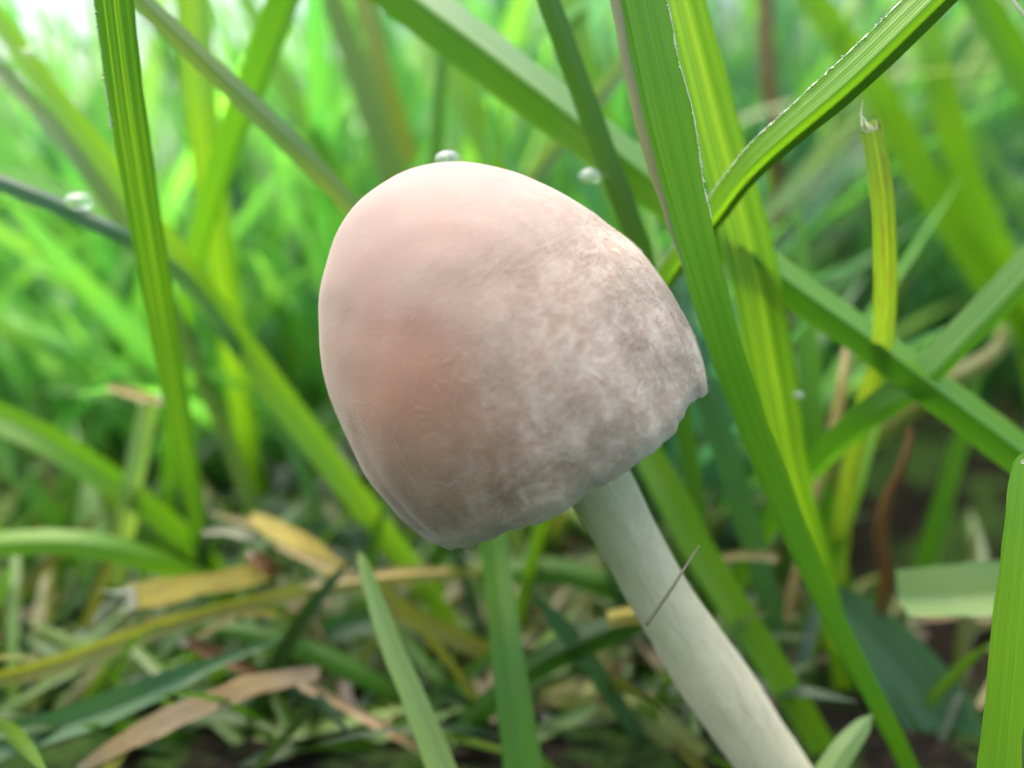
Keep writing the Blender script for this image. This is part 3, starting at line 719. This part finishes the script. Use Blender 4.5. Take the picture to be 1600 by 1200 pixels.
k = N('dew_water')
gl = k.n('ShaderNodeBsdfGlass', None, Color=(1, 1, 1), Roughness=0.05, IOR=1.33)
mk = k.n('ShaderNodeBsdfPrincipled', None, Base_Color=(0.75, 0.8, 0.82), Roughness=0.15)  # milky white mixed into the water, painting the bright sky glint
M_dew = k.done(k.n('ShaderNodeMixShader', None, _0=0.15, _1=gl.outputs[0], _2=mk.outputs[0]))
def drop(px, py, d, rpx, label, group=None, flat=0.8, ax=None):
    r = rpx * d / FPX
    bm = bmesh.new(); bmesh.ops.create_uvsphere(bm, u_segments=24, v_segments=16, radius=r)
    for v in bm.verts:
        v.co.z *= flat
        if v.co.z < 0: v.co.z *= 0.75
    me = bpy.data.meshes.new('dew_drop'); bm.to_mesh(me); bm.free()
    o = obj('dew_drop', me, M_dew, None, label, 'dew drop', group); o.location = at(px, py, d)
    return o
drop(700, 250, 4.35, 21, 'small clear dew drop sitting on top of the cap', flat=0.72)
drop(922, 277, 4.78, 18, 'small bright dew drop on the dark narrow blade beside the cap')
drop(124, 316, 5.03, 21, 'long dew drop on the dark teal blade at left', flat=0.7)
drop(46, 84, 5.82, 11, 'blurred dew drop on the lime blade near the top left corner')
drop(212, 95, 4.25, 5, 'tiny dew bead on the right edge of the ribbed blade')
drop(1247, 618, 5.05, 9, 'small dew bead on the bright blade behind the toothed one')
drop(1280, 858, 5.8, 12, 'blurred dew drop right of the toothed blade low down')

# ------------------------------------------------------------------ lawn behind: one mass of grass
def build_lawn():
    rnd = random.Random(21)
    V, F, UV, T = [], [], [], []
    def one(x, y, h, wd, lean_a, lean, curve, col, K=2, seg=7):
        b = len(V)
        z0 = ground_h(x, y) - 0.1
        az = rnd.uniform(0, 2 * math.pi)
        # face direction roughly across the lean
        dx, dy = math.cos(lean_a), math.sin(lean_a)
        side = Vector((math.cos(az), math.sin(az), 0))
        p = Vector((x, y, z0)); ang = lean
        for i in range(seg + 1):
            q = i / seg
            hw = wd * 0.5 * (0.75 + 0.5 * q) * (1 - max(0, (q - 0.55) / 0.45) ** 2 * 0.97)
            d = Vector((dx * math.sin(ang), dy * math.sin(ang), math.cos(ang)))
            S = (side - d * side.dot(d)).normalized(); Nn = S.cross(d)
            for kx in range(K + 1):
                s = -1 + 2 * kx / K
                V.append(tuple(p + S * s * hw + Nn * (abs(s) - 0.5) * hw * 0.45)); UV.append(((s + 1) / 2, q * h)); T.append(col)
            p = p + d * (h / seg); ang += curve / seg
        m = K + 1
        for i in range(seg):
            for kx in range(K): F.append((b + i * m + kx, b + i * m + kx + 1, b + (i + 1) * m + kx + 1, b + (i + 1) * m + kx))
    def colour(side=0.0):
        r = rnd.random()
        if side > 0.15 and r < 0.6 and rnd.random() < 0.6: r = rnd.uniform(0.6, 0.85)
        if side < -0.1 and r > 0.6 and rnd.random() < 0.5: r = rnd.uniform(0.2, 0.6)
        if r < 0.34: c = COL['fresh']
        elif r < 0.60: c = COL['lime']
        elif r < 0.72: c = COL['dark']
        elif r < 0.82: c = COL['teal']
        elif r < 0.91: c = COL['grey']
        elif r < 0.965: c = COL['ylime']
        else: c = COL['olive']
        m = rnd.uniform(1.05, 1.85)
        return (c[0] * m * rnd.uniform(0.75, 1.0), c[1] * m, c[2] * m * (1.3 if c[2] > 0.06 else 2.8), 1.0)
    def low_colour():
        c = rnd.choice((COL['fresh'], COL['fresh'], COL['dark'], COL['lime'], COL['olive'], COL['teal'])); m = rnd.uniform(0.6, 1.1)
        return (c[0] * m, c[1] * m, c[2] * m, 1.0)
    # in front of the camera, thinning with distance
    N_FRONT = 9500
    for _ in range(N_FRONT):
        y = 7.4 + 60 * rnd.random() ** 2.0
        x = rnd.uniform(-1, 1) * (0.95 * y + 5)
        if x > 2.0 and y < 12 and rnd.random() < 0.55: continue       # thinner patch where the soil shows
        if y < 8.8 and x < 1.0: continue
        if 2.4 < x < 7.6 and y < 12.8: continue                        # bare soil in the hollow
        if x < -0.1 * y and y > 17 and rnd.random() < 0.45: continue
        h = rnd.uniform(3.0, 8.5) if y < 14 else rnd.uniform(5.5, 10.5) + 0.10 * y
        if y < 10: h = rnd.uniform(1.5, 5.0)
        if x < -0.15 * y and y > 14: h *= 0.72
        one(x, y, h, rnd.uniform(0.09, 0.25), rnd.uniform(0, 2 * math.pi), rnd.uniform(0.02, 0.65), rnd.uniform(0.0, 1.1), colour(x / y))
    # beside and behind the camera
    for _ in range(900):
        a = rnd.uniform(0, 2 * math.pi); r = 6.0 + 22 * rnd.random() ** 1.4
        x, y = r * math.cos(a), r * math.sin(a)
        if y > 0.2 * abs(x) : continue
        one(x, y, rnd.uniform(2.5, 7.0), rnd.uniform(0.18, 0.32), rnd.uniform(0, 2 * math.pi), rnd.uniform(0.05, 0.5), rnd.uniform(0, 1.0), colour())
    # short shoots low between the traced blades
    for _ in range(500):
        y = rnd.uniform(4.9, 9.5); x = rnd.uniform(-1, 1) * (0.75 * y + 2.0)
        if (x > 1.2 and rnd.random() < 0.6) or (x > 2.6 and y > 6.6): continue
        cc = low_colour()
        one(x, y, rnd.uniform(0.7, 2.2), rnd.uniform(0.06, 0.14), rnd.uniform(0, 2 * math.pi), rnd.uniform(0.2, 1.2), rnd.uniform(0, 0.8), (cc[0] * 0.7, cc[1] * 0.65, cc[2] * 0.7, 1))
    # fallen longer leaves lying low
    for _ in range(420):
        y = rnd.uniform(6.2, 9.6); x = rnd.uniform(-1, 1) * (0.75 * y + 1.5)
        if x > 2.4 and y > 6.4: continue
        cc = low_colour()
        la = rnd.uniform(-0.25, math.pi + 0.25)
        if x > 1.0: la = rnd.uniform(0.5, 2.0)
        one(x, y, rnd.uniform(1.4, 3.0), rnd.uniform(0.1, 0.22), la, rnd.uniform(0.9, 1.35), rnd.uniform(-0.2, 0.35), (cc[0] * 0.95, cc[1] * 0.9, cc[2] * 0.8, 1))
    for _ in range(520):
        y = rnd.uniform(4.7, 6.6); x = rnd.uniform(-4.8, 1.2)
        cc = low_colour()
        one(x, y, rnd.uniform(0.8, 1.8), rnd.uniform(0.07, 0.16), rnd.uniform(0.0, math.pi), rnd.uniform(1.0, 1.4), rnd.uniform(-0.2, 0.3), (cc[0] * 0.9, cc[1] * 0.8, cc[2] * 0.7, 1))
    me = mesh_py('grass', V, F, UV)
    ca = me.color_attributes.new('tint', 'FLOAT_COLOR', 'POINT')
    ca.data.foreach_set('color', np.array(T, dtype=np.float32).ravel())
    return me
obj('grass', build_lawn(), M_scatter, kind='stuff', label='dense blurred green lawn grass filling the background', cat='grass')

def build_thatch():
    rnd = random.Random(5); V, F, UV, T = [], [], [], []
    for _ in range(1100):
        y = rnd.uniform(5.2, 15); x = rnd.uniform(-1, 1) * (0.75 * y + 2)
        L = rnd.uniform(0.3, 1.6)
        if 2.4 < x < 7.2 and 6.6 < y < 11.3: continue
        a = rnd.uniform(0, math.pi); wd = rnd.uniform(0.015, 0.09); z = ground_h(x, y) + rnd.uniform(0.0, 0.25)
        d = Vector((math.cos(a), math.sin(a), rnd.uniform(-0.2, 0.3))).normalized(); s = d.cross(Vector((0, 0, 1))).normalized(); up = s.cross(d)
        c = rnd.choice(('straw', 'tan', 'brown', 'brown', 'olive', 'olive', 'fresh')); m = rnd.uniform(0.3, 0.9)
        b = len(V)
        for i in range(4):
            q = i / 3; p = Vector((x, y, z)) + d * L * (q - 0.5) + up * 0.1 * math.sin(q * 3)
            for kx in (-1, 0, 1):
                V.append(tuple(p + s * kx * wd * 0.5 + up * abs(kx) * wd * 0.15)); UV.append(((kx + 1) / 2, q * L)); T.append((*[u * m for u in COL[c]], 1))
        for i in range(3):
            for kx in range(2): F.append((b + i * 3 + kx, b + i * 3 + kx + 1, b + (i + 1) * 3 + kx + 1, b + (i + 1) * 3 + kx))
    me = mesh_py('thatch', V, F, UV)
    ca = me.color_attributes.new('tint', 'FLOAT_COLOR', 'POINT'); ca.data.foreach_set('color', np.array(T, dtype=np.float32).ravel())
    return me
obj('thatch', build_thatch(), M_scatter, kind='stuff', label='scattered dead straw and clippings lying on the soil', cat='thatch')

# fine dew on the lawn, far too many beads to count
def build_dew():
    rnd = random.Random(77); V, F = [], []
    bm = bmesh.new(); bmesh.ops.create_icosphere(bm, subdivisions=2, radius=1.0)
    bv = [v.co.copy() for v in bm.verts]; bf = [tuple(v.index for v in f.verts) for f in bm.faces]; bm.free()
    lawn = bpy.data.objects['grass'].data
    n = len(lawn.vertices)
    for _ in range(1400):
        p = lawn.vertices[rnd.randrange(n)].co
        if p.z < 1.2 or p.y < 7.5 or p.y > 30: continue
        r = rnd.uniform(0.012, 0.04); b = len(V)
        V += [(p.x + c.x * r, p.y + c.y * r, p.z + c.z * r * 0.8) for c in bv]
        F += [tuple(i + b for i in f) for f in bf]
    return mesh_py('dew', V, F)
obj('dew', build_dew(), M_dew, kind='stuff', label='fine dew beads sprinkled over the blurred lawn', cat='dew')
